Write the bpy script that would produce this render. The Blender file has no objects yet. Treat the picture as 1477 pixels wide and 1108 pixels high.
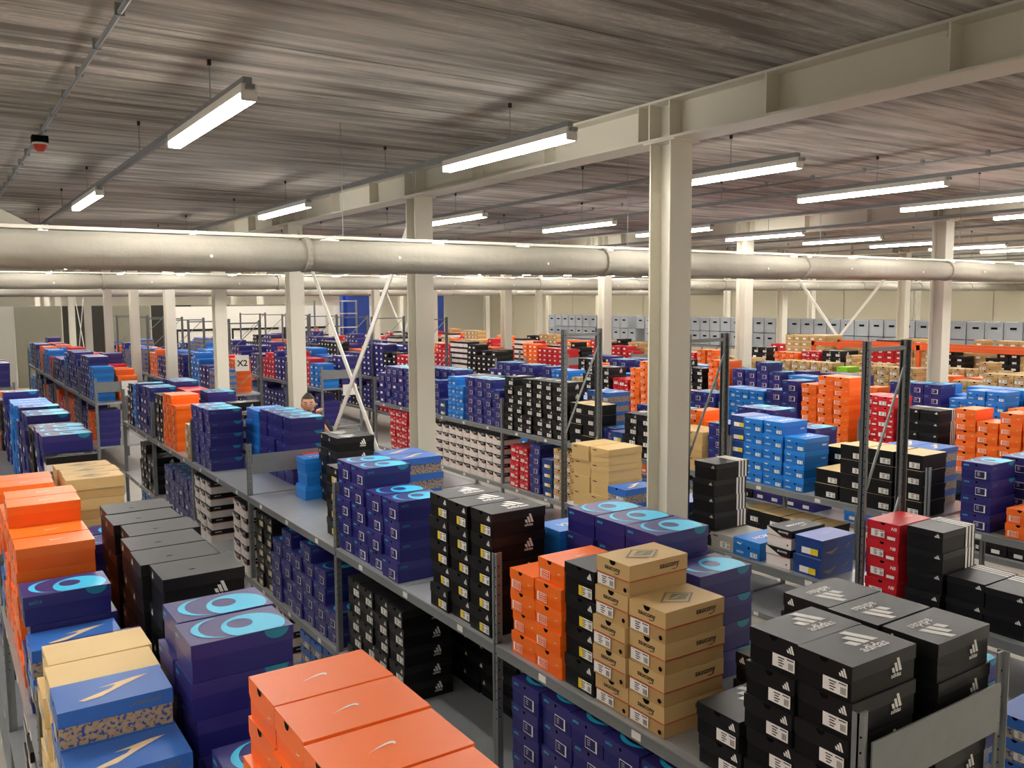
import bpy, bmesh, math, random
from mathutils import Matrix, Vector
random.seed(7)
scene = bpy.context.scene
C = scene.collection

# ------------------------------------------------------------------ camera
def R_(d): return math.radians(d)
yaw, pitch, roll = R_(33.74), R_(5.49), R_(-0.36)
fw = Vector((math.sin(yaw)*math.cos(pitch), math.cos(yaw)*math.cos(pitch), -math.sin(pitch)))
r0 = Vector((math.cos(yaw), -math.sin(yaw), 0)); u0 = r0.cross(fw)
rt = r0*math.cos(roll)+u0*math.sin(roll); up = -r0*math.sin(roll)+u0*math.cos(roll)
cam_d = bpy.data.cameras.new('camera'); cam = bpy.data.objects.new('camera', cam_d); C.objects.link(cam)
m3 = Matrix((rt, up, -fw)).transposed()
cam.matrix_world = Matrix.Translation((0, 0, 3.05)) @ m3.to_4x4()
cam_d.sensor_width = 36; cam_d.lens = 1253.2/1477*36; cam_d.clip_start = .05; cam_d.clip_end = 200
scene.camera = cam
# ------------------------------------------------------------------ world, exposure, lamp strength
w = bpy.data.worlds.new('world'); scene.world = w; w.use_nodes = True
w.node_tree.nodes['Background'].inputs[0].default_value = (1, .95, .88, 1)
w.node_tree.nodes['Background'].inputs[1].default_value = 0.25
vs = scene.view_settings
vs.view_transform = 'Standard'; vs.look = 'None'; vs.gamma = 1; vs.exposure = 1.25; vs.use_curve_mapping = False
TUBE_POWER = 46.0       # emission of every ceiling tube in the hall

# ------------------------------------------------------------------ materials
def lin(c):
    return tuple((x/255/12.92 if x/255 <= .04045 else ((x/255+.055)/1.055)**2.4) for x in c)
MATS = {}
def mat(name, rgb, rough=.5, metal=0., spec=.5, noise=0., nscale=8., emit=0., bump=0., coat=0.):
    if name in MATS: return MATS[name]
    m = bpy.data.materials.new(name); m.use_nodes = True
    nt = m.node_tree; b = nt.nodes['Principled BSDF']
    c = lin(rgb)
    b.inputs['Base Color'].default_value = (*c, 1); b.inputs['Roughness'].default_value = rough
    b.inputs['Metallic'].default_value = metal; b.inputs['Specular IOR Level'].default_value = spec
    if coat: b.inputs['Coat Weight'].default_value = coat; b.inputs['Coat Roughness'].default_value = .25
    if emit:
        b.inputs['Emission Color'].default_value = (*c, 1); b.inputs['Emission Strength'].default_value = emit
    if noise or bump:
        tc = nt.nodes.new('ShaderNodeTexCoord'); n = nt.nodes.new('ShaderNodeTexNoise')
        n.inputs['Scale'].default_value = nscale; n.inputs['Detail'].default_value = 4
        nt.links.new(tc.outputs['Object'], n.inputs['Vector'])
        if noise:
            mx = nt.nodes.new('ShaderNodeMix'); mx.data_type = 'RGBA'
            mx.inputs[6].default_value = (*[x*(1-noise) for x in c], 1); mx.inputs[7].default_value = (*[min(1, x*(1+noise)) for x in c], 1)
            nt.links.new(n.outputs['Fac'], mx.inputs[0]); nt.links.new(mx.outputs[2], b.inputs['Base Color'])
        if bump:
            bp = nt.nodes.new('ShaderNodeBump'); bp.inputs['Strength'].default_value = bump; bp.inputs['Distance'].default_value = .02
            nt.links.new(n.outputs['Fac'], bp.inputs['Height']); nt.links.new(bp.outputs[0], b.inputs['Normal'])
    MATS[name] = m
    return m
M_steel = mat('galvanised_steel', (140, 143, 143), .42, .4, noise=.10, nscale=14)
M_deck = mat('galvanised_deck', (182, 186, 187), .28, .5, noise=.12, nscale=5)
M_tallpost = mat('dark_galvanised_post', (112, 114, 114), .42, .5, noise=.12, nscale=20)
M_cream = mat('cream_steel_paint', (222, 217, 200), .45, noise=.02, nscale=2)
M_white = mat('white_paint', (232, 228, 215), .5)
M_lamp = mat('lamp_housing_white', (225, 222, 214), .4)
M_glow = mat('lamp_lens_glow', (255, 250, 243), .4, emit=TUBE_POWER)
M_glow2 = mat('lamp_side_glow', (255, 250, 243), .4, emit=TUBE_POWER*.14)
M_cloth = mat('cream_duct_fabric', (166, 161, 148), .85, spec=.2, noise=.08, nscale=5, bump=.7)
M_black = mat('black_print', (16, 15, 16), .6)
M_hole = mat('dark_hole', (12, 12, 12), .9, spec=.1)
M_paper = mat('white_paper', (236, 233, 226), .7)
M_wall = mat('wall_cream', (220, 214, 198), .8, noise=.03, nscale=1)
M_floor = mat('concrete_floor', (186, 181, 170), .45, noise=.12, nscale=1.5)
def ceiling_mat():
    m = bpy.data.materials.new('ceiling_concrete'); m.use_nodes = True
    nt = m.node_tree; b = nt.nodes['Principled BSDF']; b.inputs['Roughness'].default_value = .85; b.inputs['Specular IOR Level'].default_value = .2
    ge = nt.nodes.new('ShaderNodeNewGeometry'); mp = nt.nodes.new('ShaderNodeMapping')
    mp.inputs['Scale'].default_value = (.3, 4.2, 1)
    nt.links.new(ge.outputs['Position'], mp.inputs[0])
    n1 = nt.nodes.new('ShaderNodeTexNoise'); n1.inputs['Scale'].default_value = 2.2; n1.inputs['Detail'].default_value = 7; n1.inputs['Roughness'].default_value = .65
    nt.links.new(mp.outputs[0], n1.inputs['Vector'])
    n2 = nt.nodes.new('ShaderNodeTexNoise'); n2.inputs['Scale'].default_value = 26; n2.inputs['Detail'].default_value = 3
    mp2 = nt.nodes.new('ShaderNodeMapping'); mp2.inputs['Scale'].default_value = (.7, 1.6, 1)
    nt.links.new(ge.outputs['Position'], mp2.inputs[0]); nt.links.new(mp2.outputs[0], n2.inputs['Vector'])
    n3 = nt.nodes.new('ShaderNodeTexNoise'); n3.inputs['Scale'].default_value = .55; n3.inputs['Detail'].default_value = 3
    nt.links.new(ge.outputs['Position'], n3.inputs['Vector'])
    mul = nt.nodes.new('ShaderNodeMath'); mul.operation = 'MULTIPLY'
    rr = nt.nodes.new('ShaderNodeMapRange'); rr.inputs[1].default_value = .48; rr.inputs[2].default_value = .62
    nt.links.new(n1.outputs['Fac'], rr.inputs[0])
    r2 = nt.nodes.new('ShaderNodeMapRange'); r2.inputs[1].default_value = .52; r2.inputs[2].default_value = .60
    nt.links.new(n2.outputs['Fac'], r2.inputs[0]); nt.links.new(rr.outputs[0], mul.inputs[0]); nt.links.new(r2.outputs[0], mul.inputs[1])
    cr = nt.nodes.new('ShaderNodeValToRGB')
    cr.color_ramp.elements[0].position = .40; cr.color_ramp.elements[0].color = (*lin((122, 116, 108)), 1)
    cr.color_ramp.elements[1].position = .60; cr.color_ramp.elements[1].color = (*lin((204, 198, 188)), 1)
    ad = nt.nodes.new('ShaderNodeMath'); ad.operation = 'MULTIPLY_ADD'; ad.inputs[1].default_value = .35
    nt.links.new(n3.outputs['Fac'], ad.inputs[0])
    s = nt.nodes.new('ShaderNodeMath'); s.operation = 'MULTIPLY'; s.inputs[1].default_value = .65
    nt.links.new(n1.outputs['Fac'], s.inputs[0]); nt.links.new(s.outputs[0], ad.inputs[2]); nt.links.new(ad.outputs[0], cr.inputs[0])
    mx = nt.nodes.new('ShaderNodeMix'); mx.data_type = 'RGBA'; mx.inputs[7].default_value = (*lin((206, 201, 192)), 1)
    sc = nt.nodes.new('ShaderNodeMath'); sc.operation = 'MULTIPLY'; sc.inputs[1].default_value = .75
    nt.links.new(mul.outputs[0], sc.inputs[0]); nt.links.new(sc.outputs[0], mx.inputs[0]); nt.links.new(cr.outputs[0], mx.inputs[6])
    nt.links.new(mx.outputs[2], b.inputs['Base Color'])
    bp = nt.nodes.new('ShaderNodeBump'); bp.inputs['Strength'].default_value = .4; bp.inputs['Distance'].default_value = .02
    nt.links.new(n1.outputs['Fac'], bp.inputs['Height']); nt.links.new(bp.outputs[0], b.inputs['Normal'])
    return m
M_ceil = ceiling_mat()

# ------------------------------------------------------------------ mesh helpers
class MB:
    """collects vertices and faces; faces remember a material"""
    def __init__(s): s.v = []; s.f = []; s.m = []; s.mats = []
    def mi(s, m):
        if m not in s.mats: s.mats.append(m)
        return s.mats.index(m)
    def box(s, x0, x1, y0, y1, z0, z1, m):
        b = len(s.v); i = s.mi(m)
        s.v += [(x0,y0,z0),(x1,y0,z0),(x1,y1,z0),(x0,y1,z0),(x0,y0,z1),(x1,y0,z1),(x1,y1,z1),(x0,y1,z1)]
        for q in ((0,3,2,1),(4,5,6,7),(0,1,5,4),(1,2,6,5),(2,3,7,6),(3,0,4,7)):
            s.f.append(tuple(b+k for k in q)); s.m.append(i)
        return s
    def poly(s, pts, m):
        b = len(s.v); s.v += [tuple(p) for p in pts]; s.f.append(tuple(range(b, b+len(pts)))); s.m.append(s.mi(m)); return s
    def prism(s, pts, d, m):
        """closed outline pts (3D, planar) pushed along d"""
        b = len(s.v); n = len(pts); d = Vector(d); i = s.mi(m)
        s.v += [tuple(p) for p in pts] + [tuple(Vector(p)+d) for p in pts]
        s.f.append(tuple(b+k for k in reversed(range(n)))); s.f.append(tuple(b+n+k for k in range(n))); s.m += [i, i]
        for k in range(n):
            k2 = (k+1) % n; s.f.append((b+k, b+k2, b+n+k2, b+n+k)); s.m.append(i)
        return s
    def tube(s, a, c, r, m, n=8, r2=None):
        a, c = Vector(a), Vector(c); d = (c-a).normalized(); t = Vector((0,0,1)) if abs(d.z) < .9 else Vector((1,0,0))
        e1 = d.cross(t).normalized(); e2 = d.cross(e1); b = len(s.v); i = s.mi(m); r2 = r if r2 is None else r2
        for p, rr in ((a, r), (c, r2)):
            for k in range(n):
                an = 2*math.pi*k/n; s.v.append(tuple(p+e1*math.cos(an)*rr+e2*math.sin(an)*rr))
        for k in range(n):
            k2 = (k+1) % n; s.f.append((b+k, b+k2, b+n+k2, b+n+k)); s.m.append(i)
        s.f.append(tuple(b+k for k in reversed(range(n)))); s.f.append(tuple(b+n+k for k in range(n))); s.m += [i, i]
        return s
    def add(s, o, off=(0,0,0)):
        b = len(s.v); s.v += [(p[0]+off[0], p[1]+off[1], p[2]+off[2]) for p in o.v]
        for f, k in zip(o.f, o.m): s.f.append(tuple(b+q for q in f)); s.m.append(s.mi(o.mats[k]))
        return s
    def mesh(s, name):
        me = bpy.data.meshes.new(name); me.from_pydata(s.v, [], s.f)
        for m in s.mats: me.materials.append(m)
        me.polygons.foreach_set('material_index', s.m); me.update(); return me
def link(name, me, parent=None, loc=(0,0,0)):
    o = bpy.data.objects.new(name, me); C.objects.link(o); o.location = loc
    if parent is not None: o.parent = parent
    return o
def build(name, mb, parent=None, loc=(0,0,0)): return link(name, mb.mesh(name), parent, loc)
def tag(o, label, cat, group=None, kind=None):
    o['label'] = label; o['category'] = cat
    if group: o['group'] = group
    if kind: o['kind'] = kind
    return o
def empty(name, loc=(0,0,0), rz=0):
    o = bpy.data.objects.new(name, None); C.objects.link(o); o.location = loc; o.rotation_euler = (0,0,rz); o.empty_display_size = .1; return o
def struct(o): o['kind'] = 'structure'; return o
ORD = ['zeroth','first','second','third','fourth','fifth','sixth','seventh','eighth','ninth','tenth','eleventh','twelfth','thirteenth','fourteenth','fifteenth','sixteenth','seventeenth','eighteenth','nineteenth','twentieth'] + \
      ['twenty-'+x for x in ('first','second','third','fourth','fifth','sixth','seventh','eighth','ninth')] + ['thirtieth'] + ['thirty-'+x for x in ('first','second','third','fourth','fifth','sixth','seventh','eighth','ninth')] + \
      ['fortieth'] + ['forty-'+x for x in ('first','second','third','fourth','fifth','sixth','seventh','eighth','ninth')] + ['fiftieth'] + ['fifty-'+x for x in ('first','second','third','fourth','fifth','sixth','seventh','eighth','ninth')] + ['sixtieth']

# ------------------------------------------------------------------ hall
ZC = 4.364; ZB = 4.10
LINES = [-3.3, 4.1, 11.5, 18.9, 26.3]          # column lines (near flange face at X)
FL = struct(build('floor', MB().box(-12, 31, -9, 50, -.2, 0, M_floor)))
ce = struct(build('ceiling', MB().box(-12, 31, -9, 50, ZC+.10, ZC+.3, M_ceil)))
edges = [-12]+[x+.1 for x in LINES]+[31]
for i in range(len(edges)-1):
    n = 0; y = 2.35-1.09*10
    me = MB().box(edges[i]+.004, edges[i+1]-.004, .006, 1.084, ZC, ZC+.11, M_ceil).mesh('ceiling_slab')
    while y < 49:
        if y > -9: link('ceiling_slab', me, ce, (0, y, 0))
        y += 1.09
struct(build('wall_back', MB().box(-12, 31, 50, 50.3, 0, ZC+.1, M_wall)))
struct(build('wall_front', MB().box(-12, 31, -9.3, -9, 0, ZC+.1, M_wall)))
struct(build('wall_left', MB().box(-12.3, -12, -9, 50, 0, ZC+.1, M_wall)))
wr = struct(build('wall_right', MB().box(31, 31.3, -9, 50, 0, ZC+.1, M_wall)))
M_panel = mat('wall_panel_beige', (206, 197, 172), .7, noise=.03, nscale=.8)
pme = MB().box(-.04, 0, .02, 2.98, .1, ZC, M_panel).mesh('wall_panel')
for k in range(19): link('wall_panel', pme, wr, (31, -8+3*k, 0))

# ------------------------------------------------------------------ columns, beams, braces
def hsec(w=.2, t=.014, h=ZB, z0=0):
    mb = MB()
    mb.box(0, w, 0, t, z0, h, M_cream); mb.box(0, w, w-t, w, z0, h, M_cream); mb.box(w/2-.006, w/2+.006, t, w-t, z0, h, M_cream)
    return mb
col_me = hsec().mesh('column_shaft'); cap_me = MB().box(-.015, .215, -.05, .25, ZB-.012, ZB-.001, M_cream).mesh('cap_plate')
base_me = MB().box(-.04, .24, -.04, .24, 0, .02, M_cream).mesh('base_plate')
COLY = {1: [.53, 4.25, 7.87, 11.56, 15.34, 19.12, 22.92, 26.7, 30.5, 34.3, 38.1, 41.9, 45.7],
        2: [6.62, 10.1, 13.8, 17.5, 21.2, 24.9, 28.7, 32.5, 36.3, 40.1, 43.9],
        3: [8.2, 11.8, 15.3, 19.1, 22.8, 26.5, 30.2, 34, 38, 42], 4: [12, 16, 20, 24, 28, 32, 36, 40]}
nm = {1: 'nearest', 2: 'second', 3: 'third', 4: 'farthest'}
for li, ys in COLY.items():
    for j, y in enumerate(ys):
        e = empty('steel_column', (LINES[li], y, 0))
        link('shaft', col_me, e); link('cap_plate', cap_me, e); link('base_plate', base_me, e)
        tag(e, f'cream steel column, {ORD[j+1]} from near end of the {nm[li]} column row', 'column', 'cream steel columns')
for li in range(1, 5):
    X = LINES[li]; e = empty('roof_beam', (X, 0, 0))
    mb = MB(); mb.box(-.02, .22, -9, 50, ZB, ZB+.016, M_cream); mb.box(-.02, .22, -9, 50, ZC-.018, ZC-.002, M_cream); mb.box(.094, .106, -9, 50, ZB+.016, ZC-.018, M_cream)
    build('beam_profile', mb, e)
    sme = MB().box(-.012, .094, 0, .012, ZB+.016, ZC-.018, M_cream).mesh('stiffener')
    ys = [2.37+1.09*k for k in range(-2, 36)] + [y+d for y in COLY[li] for d in (.0, .19)]
    for y in ys: link('stiffener', sme, e, (0, y, 0))
    bm_ = MB().tube((.03, 0, ZC-.05), (.085, 0, ZC-.05), .012, M_cream, 6).mesh('bolt')
    for k in range(0, 8): link('bolt', bm_, e, (0, 2.42+1.09*k, 0))
    tag(e, f'cream I-section roof beam over the {nm[li]} column row', 'beam', 'roof beams')
def brace(X, ya, yb, label, n):
    for k, (p, q) in enumerate((((X+.1, ya, ZB-.1), (X+.1, yb, .1)), ((X+.1, ya, .1), (X+.1, yb, ZB-.1)))):
        p, q = Vector(p), Vector(q); mid = (p+q)/2; o = MB()
        d = (q-p).normalized(); s = d.cross(Vector((1,0,0))).normalized()*.035
        x = Vector((.012, 0, 0)); off = Vector((.03*k, 0, 0))
        o.prism([p-s+off, q-s+off, q+s+off, p+s+off], (.014, 0, 0), M_white)
        tag(build('diagonal_brace', o), f'white flat diagonal brace {"falling" if k == 0 else "rising"} away from view, {label}', 'brace', 'cross braces')
brace(4.1, 8.06, 11.56, 'behind the man', 0); brace(18.9, 12.0, 15.3, 'among the kraft box racks', 1); brace(4.1, 30.7, 34.3, 'far left column row', 2); brace(11.5, 21.4, 24.9, 'second column row', 3)

# ------------------------------------------------------------------ lights
def tube_light():
    e = empty('tube_light')
    build('housing', MB().box(-.037, .037, 0, 1.55, 4.0565, 4.098, M_lamp), e)
    pts = [(-.036, .0, 4.056), (-.034, .0, 4.024), (-.030, .0, 4.018), (.030, .0, 4.018), (.034, .0, 4.024), (.036, .0, 4.056)]
    mb = MB(); mb.box(-.035, .035, .012, 1.538, 4.0215, 4.056, M_glow2); build('diffuser', mb, e)
    build('lens', MB().box(-.031, .031, .012, 1.538, 4.018, 4.0213, M_glow), e)
    ec = MB(); ec.prism([(x*1.1, 0, z) for x, y, z in pts], (0, .012, 0), M_lamp); build('end_cap', ec, e)
    ec = MB(); ec.prism([(x*1.1, 1.538, z) for x, y, z in pts], (0, .012, 0), M_lamp); build('end_cap', ec, e)
    build('cable_entry', MB().box(-.02, .02, -.03, .0, 4.07, 4.092, M_steel), e)
    return e
proto = tube_light(); used = False
ROWX = [(-4.8, 0), (-2.75, 0), (-.7, 0), (1.345, 1), (3.31, 1), (5.45, 1), (7.42, 0), (9.2, 0), (11.2, 0), (13.2, 0), (15.2, 0), (17.2, 0), (19.2, 0), (21.2, 0), (23.3, 0), (25.4, 0), (27.5, 0)]
kids = list(proto.children)
for ri, (x, late) in enumerate(ROWX):
    ys = [4.28+4.42*k for k in range(-3, 10)]
    if late: ys = [y for y in ys if y > 0 or y < -4]
    if 0 < x < 6.5: ys = [y for y in ys if y > 3]
    if x < 0: ys = [y for y in ys if y > -5]
    if x < 0: ys = [y for y in ys if y < 12]
    for k, y in enumerate(ys):
        if not used: o = proto; used = True
        else:
            o = proto.copy(); C.objects.link(o)
            for ch in kids: c = ch.copy(); c.parent = o; C.objects.link(c)
        o.location = (x, y, 0)
        tag(o, f'lit white tube light, {ORD[k+1]} along the {ORD[ri+1]} light rail from left', 'light', 'ceiling tube lights')
    segs = [(ys[0], ys[-1]+1.5)] if not late else [(4.3, ys[-1]+1.5)]
    for a, b in segs:
        rl = empty('light_rail', (x, 0, 0)); build('trunking', MB().box(-.022, .022, a, b, 4.1, 4.135, M_steel), rl)
        for y in [y+d_ for y in ys if y > 0 or not late for d_ in (.68, 2.6)]:
            build('suspension_chain', MB().tube((0, y, 4.136), (0, y, ZC-.03), .0035, M_steel, 5), rl); build('ceiling_hook', MB().box(-.009, .009, y-.009, y+.009, ZC-.03, ZC, M_black), rl)
        tag(rl, f'thin grey trunking carrying the {ORD[ri+1]} row of tube lights from left', 'light rail', 'light rails')

# ------------------------------------------------------------------ ducts
def duct(y, r, zc, x0, x1, label):
    from mathutils import noise as mn
    e = empty('fabric_duct', (0, y, 0)); mb = MB(); n = 28; i = mb.mi(M_cloth); step = .09; xs = []
    x = x0
    while x < x1: xs.append(x); x += step
    for j, x in enumerate(xs):
        pull = .012*math.exp(-(((x-x0-1+1.4) % 2.8-1.4)/.12)**2)
        for k in range(n):
            a = 2*math.pi*k/n; ca, sa = math.cos(a), math.sin(a)
            wr = .010*mn.noise((x*1.1+3*a, y, a*2.2))+.008*abs(mn.noise((x*2.6-2.2*a, y+9, a*1.2)))+.004*mn.noise((x*7, y, a*3))
            rr = r+wr-pull-.006
            mb.v.append((x, ca*rr, zc+sa*rr*(.94 if sa > 0 else 1.03)))
    for j in range(len(xs)-1):
        for k in range(n): mb.f.append((j*n+k, j*n+(k+1) % n, (j+1)*n+(k+1) % n, (j+1)*n+k)); mb.m.append(i)
    me = mb.mesh('fabric_tube'); me.polygons.foreach_set('use_smooth', [True]*len(me.polygons)); link('fabric_tube', me, e)
    build('top_rail', MB().box(x0, x1, -.02, .02, zc+r*.97, zc+r*.97+.022, M_white), e)
    x = x0+1
    while x < x1:
        bd = MB(); bd.tube((x-.02, 0, zc), (x+.02, 0, zc), r*1.03, M_cloth, 20); build('seam_band', bd, e)
        nz = MB(); nz.tube((x+.7, -r*.99, zc-.01), (x+.7, -r*1.05, zc-.01), .012, M_white, 8); build('air_nozzle', nz, e)
        nz = MB(); nz.tube((x+2.1, -r*.99, zc-.03), (x+2.1, -r*1.05, zc-.03), .012, M_white, 8); build('air_nozzle', nz, e)
        hw = MB(); hw.tube((x+.3, 0, zc+r), (x+.3, 0, ZC), .003, M_steel, 5); build('hanging_wire', hw, e)
        x += 2.8
    tag(e, label, 'duct', 'fabric air ducts')
duct(6.15, .125, 3.39, -1.5, 31, 'nearest wrinkled cream fabric air duct crossing in front of the second column')
duct(15.0, .125, 3.39, -1.5, 31, 'middle cream fabric air duct crossing above the gap between rack blocks')
duct(28.3, .14, 3.38, -1.5, 31, 'farthest cream fabric air duct below the ceiling at the back')

e = empty('fabric_sleeve', (0, 6.32, 0)); mb = MB()
mb.prism([(-.5, -.05, 3.53), (.6, -.05, 3.53), (.39, -.05, 3.64), (.1, -.05, 3.82), (-.5, -.05, 4.08)], (0, .22, 0), M_cloth); build('sleeve_cloth', mb, e)
build('sleeve_band', MB().box(-.5, .6, -.052, .172, 3.525, 3.535, M_white), e)
tag(e, 'sloping cream fabric sleeve rising behind the nearest duct at left edge', 'duct')
# ------------------------------------------------------------------ ceiling pipes and alarm
def pipe(x, y0, y1, label, r=.013):
    e = empty('ceiling_conduit', (x, 0, 0)); build('conduit_tube', MB().tube((0, y0, 4.325), (0, y1, 4.325), r, M_steel, 8), e)
    cm = MB().box(-.02, .02, -.012, .012, 4.31, ZC, M_steel).mesh('pipe_clip'); y = y0+.4
    while y < min(y1, 14): link('pipe_clip', cm, e, (0, y, 0)); y += .62
    tag(e, label, 'conduit', 'ceiling conduits')
pipe(.775, 2, 30, 'thin steel conduit along the ceiling at left carrying the red alarm')
pipe(7.95, -3, 40, 'thin dark conduit along the ceiling beyond the nearest beam', .011)
e = empty('fire_alarm', (.775, 7.6, 0)); M_al = mat('alarm_red', (205, 62, 28), .35)
build('mount_plate', MB().box(-.055, .055, -.055, .055, 4.265, 4.315, M_hole), e)
build('collar', MB().tube((0, 0, 4.25), (0, 0, 4.268), .055, M_white, 16), e)
mb = MB(); mb.tube((0, 0, 4.25), (0, 0, 4.222), .052, M_al, 16, .044); mb.tube((0, 0, 4.222), (0, 0, 4.2), .044, M_al, 16, .022); build('sounder_dome', mb, e)
tag(e, 'red and white alarm sounder with black base under the ceiling conduit', 'alarm')

# ------------------------------------------------------------------ racks
def holes(x, y, z0, z1, face):
    mb = MB(); z = z0
    while z < z1:
        if face == 'y': mb.tube((x, y, z), (x, y-.0015, z), .004, M_hole, 6)
        else: mb.tube((x, y, z), (x-.0015, y, z), .004, M_hole, 6)
        z += .05
    return mb
def rack(X, depth, posts, ptop, levels, label, tall=False, detail=True, plates=(), tags=True, group='steel shelving racks', back=True):
    e = empty('shelving_rack', (X, 0, 0)); M = M_tallpost if tall else M_steel
    tmp = {}
    for j, y in enumerate(posts):
        for bx in (0, depth):
            mb = MB(); s = 1 if bx == 0 else -1
            x0 = bx if bx == 0 else bx-.045
            mb.box(x0, x0+.045, y-.004, y+.004, 0, ptop, M); mb.box(bx if s > 0 else bx-.006, (bx+.006) if s > 0 else bx, y-.022, y+.022, 0, ptop, M)
            if tall: mb.box(x0, x0+.045, y+.02, y+.026, 0, ptop, M)
            p = build('post', mb, e)
            if detail and y < 8:
                h = build('slot_holes', holes(x0+.024, y-.0045, .9, ptop-.02, 'y'), p); h['kind'] = 'stuff'
                if bx == 0: h = build('slot_holes', holes(-.0005, y-.012, .9, ptop-.02, 'x'), p); h['kind'] = 'stuff'
        if tall:
            zz = .3
            build('cross_bar', MB().box(.03, depth-.03, y-.008, y+.008, ptop-.06, ptop-.035, M), e)
            while zz < ptop-.5:
                d = MB(); d.tube((.03, y, zz), (depth-.03, y, zz+.75), .009, M_steel, 6); build('frame_brace', d, e); zz += .8
    for j in range(len(posts)-1):
        a, b = posts[j]+.024, posts[j+1]-.024
        for lv in levels:
            fb = MB(); fb.box(.0, .028, a, b, lv-.062, lv-.004, M_steel); fb.box(-.004, .03, a, b, lv-.008, lv-.001, M_deck); build('shelf_beam', fb, e)  # lip takes the lighter deck tone as a painted highlight along the beam
            if back: fb = MB(); fb.box(depth-.028, depth, a, b, lv-.062, lv-.002, M_steel); build('shelf_beam', fb, e)
            mid = (a+b)/2
            for (p, q) in ((a, mid-.002), (mid+.002, b)):
                build('deck_panel', MB().box(.03, depth-.03, p, q, lv-.03, lv, M_deck), e)
            if tags:
                y = a+.3
                while y < b-.1:
                    build('shelf_tag', MB().box(-.003, -.0005, y, y+.055, lv-.05, lv-.017, M_paper), e); y += .66
    for (y, lv, sl) in plates:
        mb = MB(); lv += .16; h1 = h2 = .18
        mb.prism([(.05, y, lv+.03), (depth-.05, y, lv+.03), (depth-.05, y, lv+.03+h2), (.05, y, lv+.03+h1)], (0, .006, 0), M_steel); build('end_plate', mb, e)
    tag(e, label, 'rack', group); return e
LV = (1.3, .53, .07)
MP = [1.55, 3.64, 5.76, 7.80, 9.85, 11.9, 13.95]
rack(.25, .85, [-.5, 1.55, 3.64, 5.76, 7.8, 9.85, 11.9, 13.95], 1.60, LV, 'grey steel rack in the left foreground heaped with boxes on both sides')
rack(2.315, .87, MP, 1.77, LV, 'long grey steel rack through the middle with a half-empty upper shelf', plates=((1.53, 1.3, 1), (7.8, 1.3, 0), (13.95, 1.3, 0)))
rack(4.5, .42, [1.6, 3.04, 4.48, 5.95], 2.8, (1.3, .53), 'grey rack with tall slotted posts right of the nearest column', tall=True)
QP = [1.7+2.05*i for i in range(7)]
NP = [1.7, 3.78, 5.83, 7.88, 9.93, 11.98, 14.03]
rack(6.45, .87, NP, 1.72, LV, 'grey rack behind the tall-post rack holding black and navy stacks', detail=False)
for k, X in enumerate((8.5, 10.6, 12.65, 14.7, 16.75)):
    rack(X, .87, [1.7+2.05*i for i in range(0, 7)], 1.72, (1.3, .53), f'grey rack in the right background, {ORD[k+3]} row behind the nearest column', detail=False, tags=False)
for k, X in enumerate((.25, 2.315, 4.4, 6.45, 8.5, 10.6, 12.65, 14.7)):
    rack(X, .87, [16.55+2.05*i for i in range(0, 7)], 1.75, (1.3, .53), f'grey rack of the far block beyond the cross aisle, {ORD[k+1]} from left', detail=False, tags=False, plates=((16.56, 1.3, 0),)) if X not in (4.4, 8.5) else rack(X, .87, [16.55+2.05*i for i in range(0, 7)], 2.7, (1.3, .53), f'grey tall-post rack of the far block beyond the cross aisle, {ORD[k+1]} from left', tall=True, detail=False, tags=False)

# ------------------------------------------------------------------ prints
def font_mesh2d(txt, shear=0.):
    cu = bpy.data.curves.new('t', 'FONT'); cu.body = txt; cu.resolution_u = 2; cu.shear = shear; cu.offset = .02
    o = bpy.data.objects.new('t', cu); C.objects.link(o); bpy.context.view_layer.update()
    me = o.to_mesh(); v = [(p.co.x, p.co.y) for p in me.vertices]; f = [tuple(p.vertices) for p in me.polygons]
    o.to_mesh_clear(); bpy.data.objects.remove(o); bpy.data.curves.remove(cu)
    xs = [p[0] for p in v]; ys = [p[1] for p in v]; wd = max(xs)-min(xs); cx = (max(xs)+min(xs))/2; cy = (max(ys)+min(ys))/2
    return [((x-cx)/wd, (y-cy)/wd) for x, y in v], f
T_ad = font_mesh2d('adidas'); T_as = font_mesh2d('asics', .15); T_sa = font_mesh2d('saucony'); T_br = font_mesh2d('BROOKS', .2); T_nb = font_mesh2d('NB', .25); T_ho = font_mesh2d('HOKA', .15)
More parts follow.
